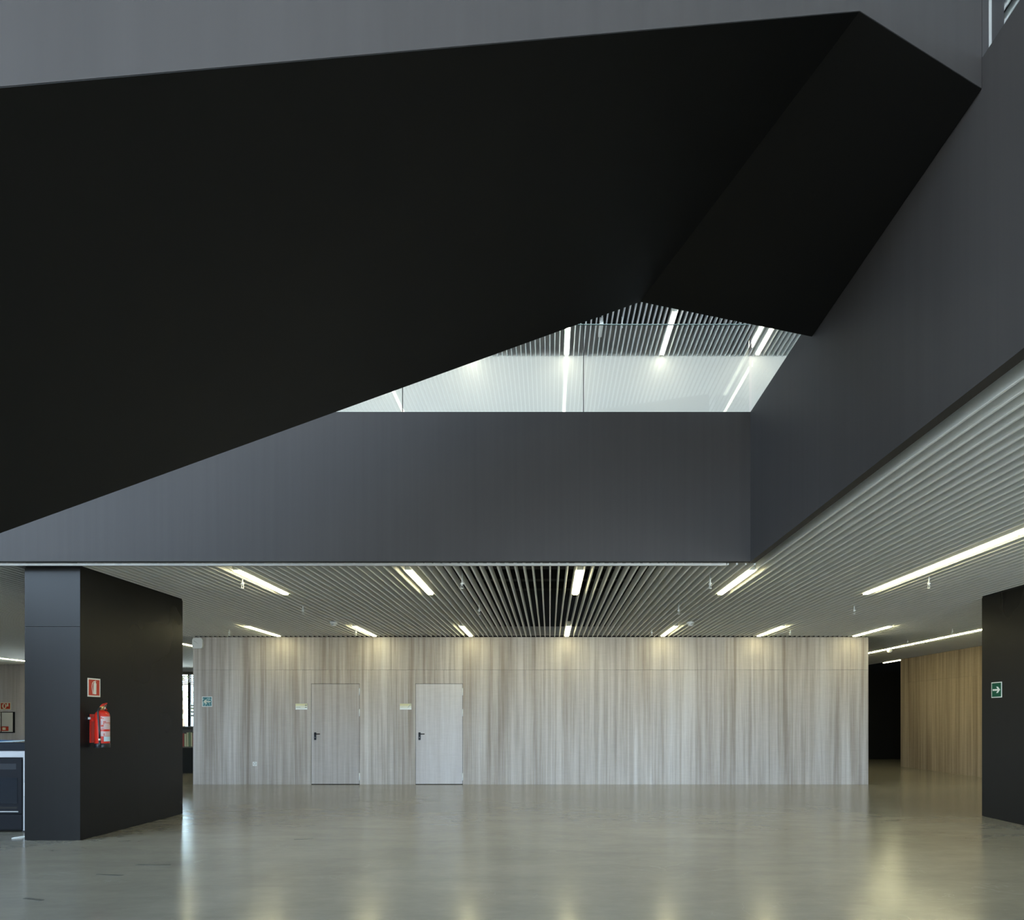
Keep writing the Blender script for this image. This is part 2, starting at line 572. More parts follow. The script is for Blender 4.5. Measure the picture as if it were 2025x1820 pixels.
for i in range(4):
    n = ['nearest', 'second nearest', 'second farthest', 'farthest'][i]
    lamp(row(-4) - 8 * PITCH, 13.5 + i * 1.475, ZC, 'strip light in the gap left of the wood wall, %s' % n, 'strip lights in the left corridor')
for i in range(3):
    lamp(row(-8), 15.8 + i * 1.475, ZC, 'strip light far left behind the blue pillar, %s' % ['nearest', 'middle', 'farthest'][i], 'strip lights far left')
for i in range(2):  # extra lamps out of view, added to brighten the far grey wall
    lamp(row(-7), 18.6 + i * 1.15, ZC, 'strip light added unseen behind the left pillar to brighten the far grey wall, %s' % ['nearer', 'farther'][i], 'strip lights far left', L=1.1)
for i, k in enumerate(range(-2, 4)):
    lamp(row(k), 12.38, ZU, 'upper storey strip light over the white wall, %s' % ['leftmost', 'second from left', 'third from left', 'fourth from left', 'fifth from left', 'rightmost'][i], 'upper storey strip lights', up=True)
for k, side in ((-2, 'left'), (0, 'middle'), (2, 'right')):
    for i in range(3):
        lamp(row(k), 1.1 - i * 1.475, ZU, 'upper ceiling strip light mirrored in the glass railing, %s run, %s' % (side, ['near', 'middle', 'far'][i]), 'strip lights over the void', up=True)

# ------------------------------------------------------------------ sprinklers and detectors
def sprinkler(x, y, z, label, group='sprinklers in the slat ceiling'):
    e = empty('sprinkler', (x, y, z))
    tag(e, label, 'sprinkler', group)
    tube('pipe', [(0, 0, 0.16), (0, 0, 0.0)], 0.008, M['white_metal'], e, 8)
    link('escutcheon', lathe_mesh('escutcheon', [(0.0, 0.03), (0.02, 0.03), (0.022, 0.015), (0.0, 0.015)], 12), M['white_metal'], e)
    boxes('frame', [(-0.012, -0.009, -0.003, 0.003, -0.035, 0.016), (0.009, 0.012, -0.003, 0.003, -0.035, 0.016)], M['white_metal'], e)
    link('deflector', lathe_mesh('deflector', [(0.0, -0.034), (0.019, -0.034), (0.019, -0.039), (0.0, -0.039)], 12), M['white_metal'], e)

SX = (-3.75, -1.07, 1.96, 4.63)
near = ('near the leftmost front light', 'between second and third front lights', 'left of the fascia corner light', 'beside the long light run')
for r_, y in enumerate((8.15, 10.15)):
    for i, x in enumerate(SX):
        sprinkler(x, y, 3.0, 'white sprinkler head, %s row, %s' % (('front', 'middle')[r_], near[i]))
for i, x in enumerate((-6.18, -3.74, 1.97, 4.64)):
    sprinkler(x, 12.88, 3.02, 'white sprinkler head close to the wood wall, %s' % ('leftmost', 'second', 'third', 'rightmost')[i])
sprinkler(7.69, 12.75, 3.02, 'white sprinkler head by the corridor light run, nearer one')
sprinkler(7.72, 14.4, 3.02, 'white sprinkler head by the corridor light run, farther one')
sprinkler(1.366, 12.6, 8.80, 'white sprinkler head under the upper ceiling, left one', 'upper sprinklers')
sprinkler(3.97, 12.6, 8.80, 'white sprinkler head under the upper ceiling, right one', 'upper sprinklers')

def detector(x, y, z, label):
    e = empty('smoke_detector', (x, y, z))
    tag(e, label, 'smoke detector', 'smoke detectors')
    link('base', lathe_mesh('base', [(0.0, 0.062), (0.066, 0.062), (0.068, 0.03), (0.055, 0.026), (0.0, 0.026)], 24), M['white_plastic'], e)
    link('head', lathe_mesh('head', [(0.055, 0.028), (0.052, 0.008), (0.036, -0.012), (0.0, -0.016)], 24), M['white_plastic'], e)
    boxes('vent', [(-0.02, 0.02, -0.056, -0.05, 0.008, 0.014)], M['gap'], e)
    link('led', lathe_mesh('led', [(0.0, -0.020), (0.005, -0.018), (0.005, -0.012)], 8), M['red'], e)
detector(-3.81, 11.77, 3.02, 'white smoke detector on the slats left of centre')
detector(2.48, 11.77, 3.02, 'white smoke detector on the slats right of centre')
detector(8.40, 16.5, 3.02, 'white smoke detector in the right corridor')
bx = empty('junction_box', (0.99, 12.72, ZU))
tag(bx, 'white box among the upper ceiling slats', 'box')
box('body', -0.036, 0.036, 0, 0.45, -0.03, 0.1, M['white_plastic'], bx, 0.004)
box('cover', -0.03, 0.03, 0.03, 0.42, -0.036, -0.03, M['white_plastic'], bx)

# ------------------------------------------------------------------ wood wall with doors
ww = box('wall_back', -7.42, 6.63, YW + 0.03, 19.5, 0, ZC + 0.02, M['gap'])
struct(ww, 'long greige wood clad wall with two doors', 'wall')
box('plenum_wall', -7.42, 6.63, YW + 0.05, YW + 0.2, ZC + 0.03, 4.28, M['plenum'], ww)
up = box('trim_2', -7.42, 6.63, YW + 0.02, YW + 0.045, ZC + 0.03, 3.30, M['white'])
struct(up, 'white strip of wall above the wood cladding behind the slats', 'trim')

_pl = {}
def plank(parent, x, w, z0, z1, y, m, axis='x'):
    k = (round(w, 4), round(z1 - z0, 4), m.name, axis)
    if k not in _pl:
        bm = bmesh.new()
        if axis == 'x':
            box_bm(bm, 0, w, 0, 0.028, 0, z1 - z0)
        else:
            box_bm(bm, 0, 0.028, 0, w, 0, z1 - z0)
        _pl[k] = bm_mesh('plank', bm, 0.0012)
        _pl[k].materials.append(m)
    o = link('plank', _pl[k], None, parent)
    o.location = (x, y, z0) if axis == 'x' else (y, x, z0)

Z_SEAM, Z_DOOR = 2.392, 2.100
D1 = (-4.975, -3.962)
D2 = (-2.800, -1.812)
def run(x0, x1, z0, z1, m=M['wood']):
    n = max(1, round((x1 - x0) / 0.187))
    w = (x1 - x0) / n
    for i in range(n):
        plank(ww, x0 + i * w + 0.0006, w - 0.0012, z0, z1, YW, m)
run(-7.437, 6.646, Z_SEAM + 0.003, ZC - 0.004)
for a, b in ((-7.437, D1[0]), (D1[1], D2[0]), (D2[1], 6.646)):
    run(a, b, 0.0, Z_SEAM)
for d in (D1, D2):
    run(d[0], d[1], Z_DOOR + 0.006, Z_SEAM)

def door(nm, d, m, label):
    e = empty(nm, (d[0], YW, 0))
    struct(e, label, 'door')
    w = d[1] - d[0]
    box('leaf', 0.006, w - 0.008, 0.008, 0.029, 0.012, Z_DOOR, m, e, 0.002)
    for z in (0.085, 1.422, 1.858):
        hn = tube('hinge', [(w - 0.004, -0.003, z), (w - 0.004, -0.003, z + 0.155)], 0.010, M['white_metal'], e, 10)
    h = empty('handle', (0.085, 0.0, 0.93))
    h.parent = e
    bm = bmesh.new()
    box_bm(bm, -0.023, 0.023, -0.006, 0.008, 0, 0.158)
    link('plate', bm_mesh('plate', bm, 0.005, 2), M['black'], h)
    tube('lever', [(0, -0.004, 0.125), (0, -0.045, 0.125), (0.012, -0.052, 0.125), (0.115, -0.052, 0.125)], 0.010, M['black'], h, 10)
    link('keyhole', lathe_mesh('keyhole', [(0.0, 0.0), (0.007, 0.0), (0.007, 0.003)], 12), M['steel'], h).matrix_local = Matrix.Translation((0, -0.0065, 0.052)) @ Matrix.Rotation(PI / 2, 4, 'X')
    box('threshold', 0.0, w, 0.012, 0.03, 0.0, 0.010, M['gap'], e)
door('door_1', D1, M['wood_door'], 'greige wood door with black lever, left of the two')
door('door_2', D2, M['wood_door_pale'], 'paler wood door with black lever, right of the two')

# ------------------------------------------------------------------ staircase crossing the void
stair = empty('staircase', (-6.6, 0.5, 0))
tag(stair, 'huge dark folded staircase volume hanging across the void', 'staircase')
SO = Vector((-6.6, 0.5, 0))
A1, A2 = Vector((1.397, 3.008)), Vector((2.19, 3.38))
B1, B2 = Vector((0.692, 5.104)), Vector((2.19, 5.57))
da, db = (A1 - A2).normalized(), (B1 - B2).normalized()
cr = (B1 - A1).normalized()
nrm = Vector((-cr.y, cr.x))
if nrm.x > 0:
    nrm = -nrm
ZS, SL = 4.56, 0.5165
RUN = ZS / SL
def pa(r, z):      # point on the front edge at run r from the crease
    q = A1 + da * (r / da.dot(nrm))
    return Vector((q.x, q.y, z)) - SO
def pb(r, z):
    q = B1 + db * (r / db.dot(nrm))
    return Vector((q.x, q.y, z)) - SO
def hexa(name, quad_bot, quad_top, m, parent):
    bm = bmesh.new()
    v = [bm.verts.new(p) for p in quad_bot + quad_top]
    for f in ((0, 1, 2, 3), (7, 6, 5, 4), (0, 4, 5, 1), (1, 5, 6, 2), (2, 6, 7, 3), (3, 7, 4, 0)):
        bm.faces.new([v[i] for i in f])
    return link(name, bm_mesh(name, bm), m, parent)
up_ = Vector((0, 0, 0.10))
rA2 = -(A2 - A1).length * da.dot(nrm)
rB2 = -(B2 - B1).length * db.dot(nrm)
A2e, B2e = Vector((2.186, 3.378, ZS)) - SO, Vector((2.186, 5.569, ZS)) - SO
INA, INB = Vector((cr.x, cr.y, 0)) * 0.0012, Vector((cr.x, cr.y, 0)) * -0.0012
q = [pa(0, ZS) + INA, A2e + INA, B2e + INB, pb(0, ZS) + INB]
hexa('landing_soffit', q, [p + up_ for p in q], M['soffit_shaded'], stair)
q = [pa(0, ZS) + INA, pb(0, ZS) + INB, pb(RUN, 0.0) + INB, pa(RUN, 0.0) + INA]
hexa('flight_soffit', q, [p + up_ for p in q], M['soffit_shaded'], stair)
# landing floor and treads
R0, TR = 0.5, 0.17 / SL
IA, IB = INA * 62.0, INB * 62.0
q = [pa(R0, ZF - 0.05) + IA, A2e + IA + Vector((0, 0, 0.11)), B2e + IB - Vector((0.04, 0, -0.11)), pb(R0, ZF - 0.05) + IB]
hexa('landing', q, [p + Vector((0, 0, 0.05)) for p in q], M['wall_grey'], stair)
for i in range(26):
    r0, r1 = R0 + i * TR, R0 + (i + 1) * TR
    zt = ZF - 0.17 * (i + 1)
    q = [pa(r0, zt - 0.10) + IA, pb(r0, zt - 0.10) + IB, pb(r1, zt - 0.10) + IB, pa(r1, zt - 0.10) + IA]
    hexa('step', q, [p + Vector((0, 0, 0.10)) for p in q], M['wall_grey'], stair)
# solid balustrades standing on both edges of the soffit
def balustrade(p_end, p1, p2, inward):
    lift = Vector((0, 0, 0.003))
    pts = [p_end + lift, p1 + lift, p2 + lift, p2 + Vector((0, 0, 1.45)), p1 + Vector((0, 0, 1.22)), p_end + Vector((0, 0, 1.22))]
    prism('balustrade', pts, inward, M['fascia'], stair)
na = Vector((cr.x, cr.y, 0)) * 0.07
ext = Vector((-da.x, -da.y, 0))
balustrade(A2e, pa(0, ZS), pa(RUN, 0.0), na)
balustrade(B2e - Vector((0.03, 0.009, 0)), pb(0, ZS), pb(RUN, 0.0), -na)
# short end post of the front balustrade, above the fascia, with its pale edge strip
PO = Vector((2.25, 3.41, 0))
post = empty('railing_post', PO)
tag(post, 'grey end post with a pale edge strip on the right fascia, top right', 'post')
def vpost(name, t0, t1, z0, z1, d0, d1, m):
    a = A2e + ext * t0
    b = A2e + ext * t1
    i0, i1 = Vector((cr.x, cr.y, 0)) * d0, Vector((cr.x, cr.y, 0)) * d1
    q = [Vector((p.x, p.y, z0)) for p in (a + i0, b + i0, b + i1, a + i1)]
    q = [p + SO - PO for p in q]
    hexa(name, q, [p + Vector((0, 0, z1 - z0)) for p in q], m, post)
vpost('end_post', 0.006, 0.057, ZF + 0.002, 5.78, 0.0, 0.07, M['fascia'])
vpost('edge_strip', 0.059, 0.082, ZF + 0.002, 5.78, 0.0, 0.03, M['alu'])
vpost('end_panel', 0.084, 0.20, ZF + 0.002, 5.78, 0.01, 0.05, M['fascia'])

# ------------------------------------------------------------------ glass railing on the upper floor edge
def pane(parent, x0, x1, y0, y1, z0=ZF, z1=ZF + 0.964):
    along_x = (x1 - x0) > (y1 - y0)
    g = 0.004
    if along_x:
        x0 += g; x1 -= g
    else:
        y0 += g; y1 -= g
    o = box('pane', x0, x1, y0, y1, z0, z1, M['glass'], parent)
    if along_x:
        box('top_edge', x0, x1, y0 - 0.001, y1 + 0.001, z1, z1 + 0.006, M['glass_edge'], o)
    else:
        box('top_edge', x0 - 0.001, x1 + 0.001, y0, y1, z1, z1 + 0.006, M['glass_edge'], o)
    return o
rg = empty('glass_railing', (0, 0, 0))
tag(rg, 'clear glass railing on top of the back fascia', 'railing')
xs = [XR - 0.005, 0.37, -1.61, -3.59, -5.57, -7.55]
for a, b in zip(xs[1:], xs[:-1]):
    pane(rg, a, b, YB + 0.02, YB + 0.032)
for a in xs[1:-1]:
    box('joint', a - 0.004, a + 0.004, YB + 0.021, YB + 0.031, ZF, ZF + 0.964, M['gap'], rg)
rg2 = empty('glass_railing', (0, 0, 0))
tag(rg2, 'clear glass railing on the right fascia between stair and corner', 'railing')
pane(rg2, XR + 0.02, XR + 0.032, 5.66, YB + 0.03)
rg3 = empty('glass_railing', (0, 0, 0))
tag(rg3, 'clear glass railing on the right fascia in front of the stair, top right', 'railing')
pane(rg3, XR + 0.02, XR + 0.032, 1.3, 3.22)
pane(rg3, XR + 0.02, XR + 0.032, -0.7, 1.3)

# ------------------------------------------------------------------ pillars
def pillar(name, P, label, seam):
    x0, x1, y0, y1 = P
    e = empty(name, (x0, y0, 0))
    tag(e, label, 'pillar')
    w, d = x1 - x0, y1 - y0
    box('core', 0.012, w - 0.012, 0.012, d - 0.012, 0, ZC + 0.3, M['joist'], e)
    g = 0.0015
    H = ZC - 0.005
    box('front_panel', 0, w, 0, 0.012, 0.004, seam - g, M['pillar'], e, 0.001)
    box('front_panel', 0, w, 0, 0.012, seam + g, H, M['pillar'], e, 0.001)
    n = 2
    for s in range(n):
        a, b = 0.0125 + (d - 0.0125) * s / n, 0.0125 + (d - 0.0125) * (s + 1) / n
        for X in (0, w - 0.012):
            box('side_panel', X, X + 0.012, a + (g if s else 0), b, 0.004, H, M['pillar'], e)
    box('back_panel', 0.0125, w - 0.0125, d - 0.012, d, 0.004, H, M['pillar'], e)
    box('head_joint', 0.006, w - 0.006, 0.006, d - 0.006, H, ZC + 0.06, M['joist'], e)
    return e
pillar('pillar', PIL_L, 'blue black sheet clad pillar on the left carrying a fire extinguisher', 2.41)
pillar('pillar', PIL_R, 'dark sheet clad pillar at the right edge with a green arrow sign', 2.41)

# ------------------------------------------------------------------ right side: wood wall
bw = box('wall_right_wood', 10.13, 13, 9.6, 19.2, 0, ZC, M['gap'])
struct(bw, 'wood clad wall of the right corridor, warm lamp light in its colour', 'wall')
n = int((19.2 - 12.5) / 0.187)
w = (19.2 - 12.5) / n
for i in range(n):
    plank(bw, 12.5 + i * w + 0.0006, w - 0.0012, 0.0, Z_SEAM, 10.10, M['wood_lamplit'], 'y')
    plank(bw, 12.5 + i * w + 0.0006, w - 0.0012, Z_SEAM + 0.003, ZC, 10.10, M['wood_lamplit'], 'y')
box('end_panel', 10.10, 13, 19.2, 19.212, 0, ZC, M['wood_lamplit'], bw)

# ------------------------------------------------------------------ left background: grey wall, window, shelf
wl = box('wall_rear_left', -20, -15.2, 21.0, 21.2, 0, 4.2, M['wood_grey'])
struct(wl, 'grey wood wall far behind the left pillar', 'wall')
wl2 = boxes('wall_window', [(-15.2, -15.0, 21.0, 22.5, 0, 4.2), (-15.2, -14.6, 22.5, 22.7, 0, 4.2), (-10.6, -7.3, 22.5, 22.7, 0, 4.2), (-14.6, -10.6, 22.5, 22.7, 2.92, 4.2), (-14.6, -10.6, 22.5, 22.7, 0, 0.5)], M['wall_grey'])
struct(wl2, 'far wall around the bright window', 'wall')
wl3 = box('wall_corridor_back', -7.3, 6.0, 22.5, 22.7, 0, 4.2, M['wall_grey'])
struct(wl3, 'wall behind the wood clad block', 'wall')
w1 = empty('window_1', (-12.6, 22.5, 0.5))
struct(w1, 'bright window seen in the gap left of the wood wall', 'window')
box('frame_head', -2.0, 2.0, -0.03, 0.08, 2.36, 2.46, M['black'], w1)
box('frame_sill', -2.0, 2.0, -0.03, 0.08, 0.0, 0.08, M['black'], w1)
for x in (-2.0, -0.75, 0.42, 1.94):
    box('mullion', x, x + 0.06, -0.03, 0.08, 0.08, 2.36, M['black'], w1)
for a, b in ((-1.94, -0.75), (-0.69, 0.42), (0.48, 1.94)):
    box('pane', a, b, 0.02, 0.03, 0.08, 2.36, M['glass'], w1)
for i in range(5):
    box('blind_slat', -1.9, 1.9, -0.10, -0.05, 2.02 + i * 0.065, 2.05 + i * 0.065, M['white'], w1)
gp = empty('glass_partition', (-9.74, 18.0, 0))
tag(gp, 'glass partition with a frosted band in front of the far window', 'partition')
box('post', 0, 0.04, -0.02, 0.02, 0, 2.35, M['black'], gp)
box('pane', 0.04, 2.2, -0.004, 0.004, 0.02, 2.33, M['glass'], gp)
for z in (1.43, 1.53, 1.63, 1.70):
    box('frosted_stripe', 0.05, 2.19, -0.007, -0.0045, z, z + 0.055, M['frost'], gp)
box('blue_film', -0.05, 0.6, -0.030, -0.026, 0.93, 1.17, M['blue_film'], gp)

bs = empty('bookshelf', (-10.6, 16.8, 0))
tag(bs, 'low dark bookshelf in the gap left of the wood wall', 'bookshelf')
box('base', 0, 2.6, 0, 0.35, 0, 0.64, M['wall_black'], bs)
box('shelf_board', 0, 2.6, -0.01, 0.35, 0.64, 0.67, M['shelf'], bs)
box('top_board', 0, 2.6, -0.01, 0.35, 1.15, 1.18, M['shelf'], bs)
box('back', 0, 2.6, 0.33, 0.35, 0.67, 1.15, M['shelf'], bs)
for x in (0.0, 1.05, 2.57):
    box('upright', x, x + 0.03, 0, 0.33, 0.67, 1.15, M['shelf'], bs)
bkl = [('book_red', 'thick red book, left end of the shelf row by the dark pillar edge'),
       ('book_cream', 'tall cream book next to the red one on the low bookshelf'),
       ('book_cream', 'second cream book on the low bookshelf'),
       ('book_green', 'green book in the middle of the low bookshelf row'),
       ('book_cream', 'cream book right of the green one on the low bookshelf'),
       ('book_red', 'thin red book near the wood wall edge on the low bookshelf'),
       ('book_green', 'green book at the right end of the low bookshelf row')]
x = -9.27
for i, (k, lab) in enumerate(bkl):
    wd = 0.045 + 0.012 * random.random()
    h_ = 0.32 + 0.09 * random.random()
    b = empty('book', (x, 16.84, 0.671))
    tag(b, lab, 'book', 'books on the low bookshelf')
    boxes('cover', [(0, 0.003, 0, 0.2, 0, h_), (wd - 0.003, wd, 0, 0.2, 0, h_), (0, wd, 0, 0.003, 0, h_)], M[k], b)
    box('pages', 0.003, wd - 0.003, 0.003, 0.195, 0.004, h_ - 0.004, M['sign_white'], b)
    x += wd + 0.003

# tree outside the far window
tree = empty('tree', (-16.0, 29.0, -0.13))
tag(tree, 'leafy tree outside the far window', 'tree')
tube('trunk', [(0, 0, 0), (0.05, 0, 1.2), (-0.05, 0.1, 2.6)], [0.14, 0.11, 0.06], M['bark'], tree)
verts, faces = [], []
for i in range(420):
    a, b_, r = random.random() * 2 * PI, math.acos(2 * random.random() - 1), 1.5 * random.random() ** 0.4
    c_ = Vector((r * math.sin(b_) * math.cos(a), r * math.sin(b_) * math.sin(a), 2.9 + 1.0 * r * math.cos(b_)))
    R = Matrix.Rotation(random.random() * 6, 3, (random.random(), random.random(), 1))
    k = len(verts)
    for p in ((-0.09, 0, 0), (0, -0.05, 0.02), (0.09, 0, 0), (0, 0.05, 0.02)):
        verts.append(c_ + R @ Vector(p))
    faces.append([k, k + 1, k + 2, k + 3])
crn = link('foliage', mesh('foliage', verts, faces), M['foliage'], tree)
crn['kind'] = 'stuff'

# ------------------------------------------------------------------ fire extinguisher
ex = empty('fire_extinguisher', (-5.175, 7.72, 1.045))
tag(ex, 'red fire extinguisher hung on the side of the left pillar', 'fire extinguisher')
link('cylinder', lathe_mesh('cylinder', [(0.0, 0.0), (0.072, 0.0), (0.076, 0.01), (0.076, 0.36), (0.070, 0.39), (0.052, 0.412), (0.025, 0.42), (0.022, 0.425), (0.0, 0.425)], 32), M['red'], ex)
link('base_ring', lathe_mesh('base_ring', [(0.078, -0.006), (0.080, 0.0), (0.080, 0.042), (0.077, 0.044)], 32), M['rubber'], ex)
link('neck', lathe_mesh('neck', [(0.0, 0.42), (0.021, 0.42), (0.021, 0.445), (0.026, 0.447), (0.026, 0.468), (0.016, 0.472), (0.0, 0.472)], 16), M['brass'], ex)
box('valve_body', -0.014, 0.014, -0.026, 0.030, 0.436, 0.466, M['brass'], ex, 0.004)
prism('lever', [(-0.010, -0.026, 0.462), (-0.010, -0.020, 0.478), (-0.010, 0.020, 0.502), (-0.010, 0.078, 0.513), (-0.010, 0.072, 0.500), (-0.010, 0.020, 0.476)], (0.020, 0, 0), M['red'], ex)
prism('carry_handle', [(-0.009, 0.022, 0.452), (-0.009, 0.060, 0.448), (-0.009, 0.078, 0.430), (-0.009, 0.072, 0.426), (-0.009, 0.056, 0.440), (-0.009, 0.022, 0.442)], (0.018, 0, 0), M['red'], ex)
gau = link('gauge', lathe_mesh('gauge', [(0.0, 0.0), (0.015, 0.0), (0.015, 0.010), (0.0, 0.012)], 16), M['sign_white'], ex)
gau.matrix_local = Matrix.Translation((0.014, 0.012, 0.452)) @ Matrix.Rotation(PI / 2, 4, 'Y')
pin = [(0.012 + 0.0, 0.042 + 0.014 * math.cos(a), 0.478 + 0.011 * math.sin(a)) for a in [2 * PI * i / 14 for i in range(15)]]
tube('safety_pin', pin, 0.0022, M['steel'], ex, 6)
tube('hose', [(0.004, -0.026, 0.452), (0.006, -0.060, 0.446), (0.010, -0.086, 0.42), (0.014, -0.094, 0.37), (0.020, -0.090, 0.28), (0.026, -0.086, 0.18), (0.028, -0.086, 0.10)], 0.0095, M['rubber'], ex, 10)
link('hose_ferrule', lathe_mesh('hose_ferrule', [(0.0, 0.078), (0.012, 0.078), (0.012, 0.100), (0.0, 0.100)], 12), M['sign_cream'], ex).location = (0.028, -0.086, 0)
tube('nozzle', [(0.028, -0.086, 0.080), (0.028, -0.086, 0.045), (0.028, -0.086, 0.0)], [0.009, 0.012, 0.016], M['rubber'], ex, 12)
# wall bracket
boxes('bracket', [(-0.113, -0.076, -0.02, 0.02, 0.30, 0.34), (-0.115, -0.108, -0.045, 0.045, 0.05, 0.38)], M['red'], ex)
boxes('bracket_hook', [(-0.112, -0.085, -0.078, -0.066, 0.32, 0.345)], M['white_metal'], ex)
# printed labels wrapped on the cylinder
def wrap(name, a0, a1, z0, z1, m, r=0.0768, parent=ex):
    me = lathe_mesh(name, [(r, z0), (r, z1)], 10, math.radians(a0), math.radians(a1))
    return link(name, me, m, parent)
wrap('label', -68, 36, 0.205, 0.352, M['label'])
wrap('label', -68, 36, 0.125, 0.182, M['label'])
wrap('inspection_tag', -45, 34, 0.066, 0.122, M['pale_paper'], 0.0772)
for (a0, a1, z0, z1) in ((-66, -58, .326, .345), (-55, -46, .324, .333), (-50, -28, .288, .298), (-50, 30, .276, .283), (-50, -42, .262, .272), (0, 30, .262, .268), (-66, -46, .236, .256), (-66, -40, .214, .219), (-46, -40, .132, .160)):
    wrap('print', a0, a1, z0, z1, M['sign_red'], 0.0773)
for z in (.293, .278, .264):
    wrap('print', -66, -60, z, z + .006, M['blue_film'], 0.0773)

# ------------------------------------------------------------------ signs
def sign_x(name, y0, y1, z0, z1, x, dirx, label, field, parts, border=0.012):
    """sign plate on a wall whose normal is +/-X; u runs to the right as seen from the room"""
    sz, h = y1 - y0, z1 - z0
    e = empty(name, (x, (y0 + y1) / 2, (z0 + z1) / 2))
    tag(e, label, 'sign')
    t_ = 0.004 * dirx
    a, b = sorted((0.0, t_))
    box('plate', a, b, -sz / 2, sz / 2, -h / 2, h / 2, M['sign_white'], e)
    a, b = sorted((t_, t_ * 1.25))
    box('field', a, b, -sz / 2 + border, sz / 2 - border, -h / 2 + border, h / 2 - border, field, e)
    for nm, pts in parts:
        # seen facing the wall: right is -Y for normal -X ... and +Y for normal +X
        sgn = 1 if dirx > 0 else -1
        prism(nm, [(t_ * 1.26, sgn * u * sz, v * h) for u, v in pts], (t_ * 0.25, 0, 0), M['sign_white'], e)
    return e
arrow = [(-0.36, 0.055), (0.12, 0.055), (-0.02, 0.20), (0.14, 0.20), (0.36, 0.0), (0.14, -0.20), (-0.02, -0.20), (0.12, -0.055), (-0.36, -0.055)]
sign_x('arrow_sign', 9.00, 9.21, 1.66, 1.872, PIL_R[0] - 0.001, -1, 'green sign with white arrow pointing right on the right pillar', M['sign_green'], [('arrow', arrow)])
bottle = [(-0.02, -0.36), (0.16, -0.36), (0.17, 0.20), (0.14, 0.26), (0.08, 0.29), (0.17, 0.33), (0.165, 0.345), (0.05, 0.33), (0.14, 0.40), (0.12, 0.405), (0.0, 0.32), (0.02, 0.28), (-0.06, 0.22), (-0.07, -0.30)]
hose = [(0.02, 0.36), (-0.08, 0.32), (-0.17, 0.22), (-0.20, 0.05), (-0.17, -0.15), (-0.12, -0.36), (-0.08, -0.36), (-0.14, -0.12), (-0.165, 0.05), (-0.14, 0.20), (-0.06, 0.29), (0.03, 0.33)]
sign_x('extinguisher_sign', 7.637, 7.851, 1.626, 1.84, PIL_L[1] + 0.001, 1, 'red sign with white extinguisher pictogram above the extinguisher', M['sign_red'], [('pictogram_bottle', bottle), ('pictogram_hose', hose)], 0.016)

def sign_y(name, x0, x1, z0, z1, y, label, cat='sign'):
    e = empty(name, ((x0 + x1) / 2, y, (z0 + z1) / 2))
    tag(e, label, cat)
    return e, x1 - x0, z1 - z0
e, w, h = sign_y('arrow_sign', -7.247, -7.036, 1.622, 1.836, YW - 0.001, 'small teal sign with pale arrow pointing left on the wood wall')
box('plate', -w / 2, w / 2, -0.004, 0, -h / 2, h / 2, M['sign_white'], e)
box('field', -w / 2 + 0.014, w / 2 - 0.014, -0.005, -0.004, -h / 2 + 0.014, h / 2 - 0.014, M['sign_teal'], e)
prism('arrow', [(-u * w, -0.0052, v * h) for u, v in arrow][::-1], (0, -0.001, 0), M['sign_cream'], e)

def plaque(x0, x1, label, icons):
    e, w, h = sign_y('door_plaque', x0, x1, 1.560, 1.690, YW - 0.001, label, 'plaque')
    box('plate', -w / 2, w / 2, -0.012, 0, -h / 2, h / 2, M['alu'], e, 0.001)
    box('lower_band', -w / 2 + 0.003, w / 2 - 0.003, -0.013, -0.012, -h / 2 + 0.003, -h * 0.16, M['sign_white'], e)
    box('middle_band', -w / 2 + 0.003, w / 2 - 0.003, -0.013, -0.012, -h * 0.16, h * 0.14, M['sign_cream'], e)
    box('upper_band', -w / 2 + 0.003, w / 2 - 0.003, -0.013, -0.012, h * 0.14, h / 2 - 0.003, M['sign_gold'], e)
    for nm, pts, m_ in icons:
        prism(nm, [(u * w, -0.0131, v * h) for u, v in pts], (0, -0.0008, 0), M[m_], e)
rect = lambda a, b, c, d: [(a, c), (b, c), (b, d), (a, d)]
plaque(-5.297, -5.045, 'small gold and white plaque left of the first door, two dark icons',
       [('icon', rect(0.28, 0.45, 0.15, 0.26), 'sign_dark'), ('icon', rect(0.29, 0.44, 0.28, 0.36), 'sign_grey'), ('icon', [(0.26, -0.16), (0.46, -0.16), (0.44, -0.08), (0.36, -0.03), (0.30, -0.07)], 'sign_dark'), ('text_line', rect(-0.44, -0.08, -0.14, -0.05), 'sign_grey')])
plaque(-3.124, -2.878, 'small gold and white plaque left of the pale door, pen icon',
       [('icon', [(0.16, -0.16), (0.21, -0.16), (0.42, 0.26), (0.46, 0.36), (0.38, 0.36), (0.34, 0.24)], 'sign_grey'), ('text_line', rect(-0.44, -0.20, -0.10, -0.06), 'sign_grey')])

# ------------------------------------------------------------------ small wall fittings
ap = empty('wall_box', (-7.43, YW - 0.001, 2.835))
tag(ap, 'white rounded wireless box at the top left corner of the wood wall', 'wall box')
bm = bmesh.new()
box_bm(bm, 0, 0.215, -0.05, 0, 0, 0.215)
bmesh.ops.bevel(bm, geom=[e_ for e_ in bm.edges if abs(e_.verts[0].co.y - e_.verts[1].co.y) > 0.01], offset=0.045, segments=5, affect='EDGES', profile=0.5)
link('shell', bm_mesh('shell', bm, 0.0), M['white_plastic'], ap)
box('led', 0.10, 0.116, -0.052, -0.05, 0.10, 0.106, M['sign_grey'], ap)
prism('logo_stroke', [(0.03, -0.0505, 0.155), (0.10, -0.0505, 0.115), (0.10, -0.0505, 0.122), (0.035, -0.0505, 0.162)], (0, -0.001, 0), M['sign_grey'], ap)
sk = empty('wall_socket', (-6.19, YW - 0.001, 0.388))
tag(sk, 'white power socket low on the wood wall', 'socket')
box('plate', 0, 0.088, -0.010, 0, 0, 0.088, M['white_plastic'], sk, 0.003)
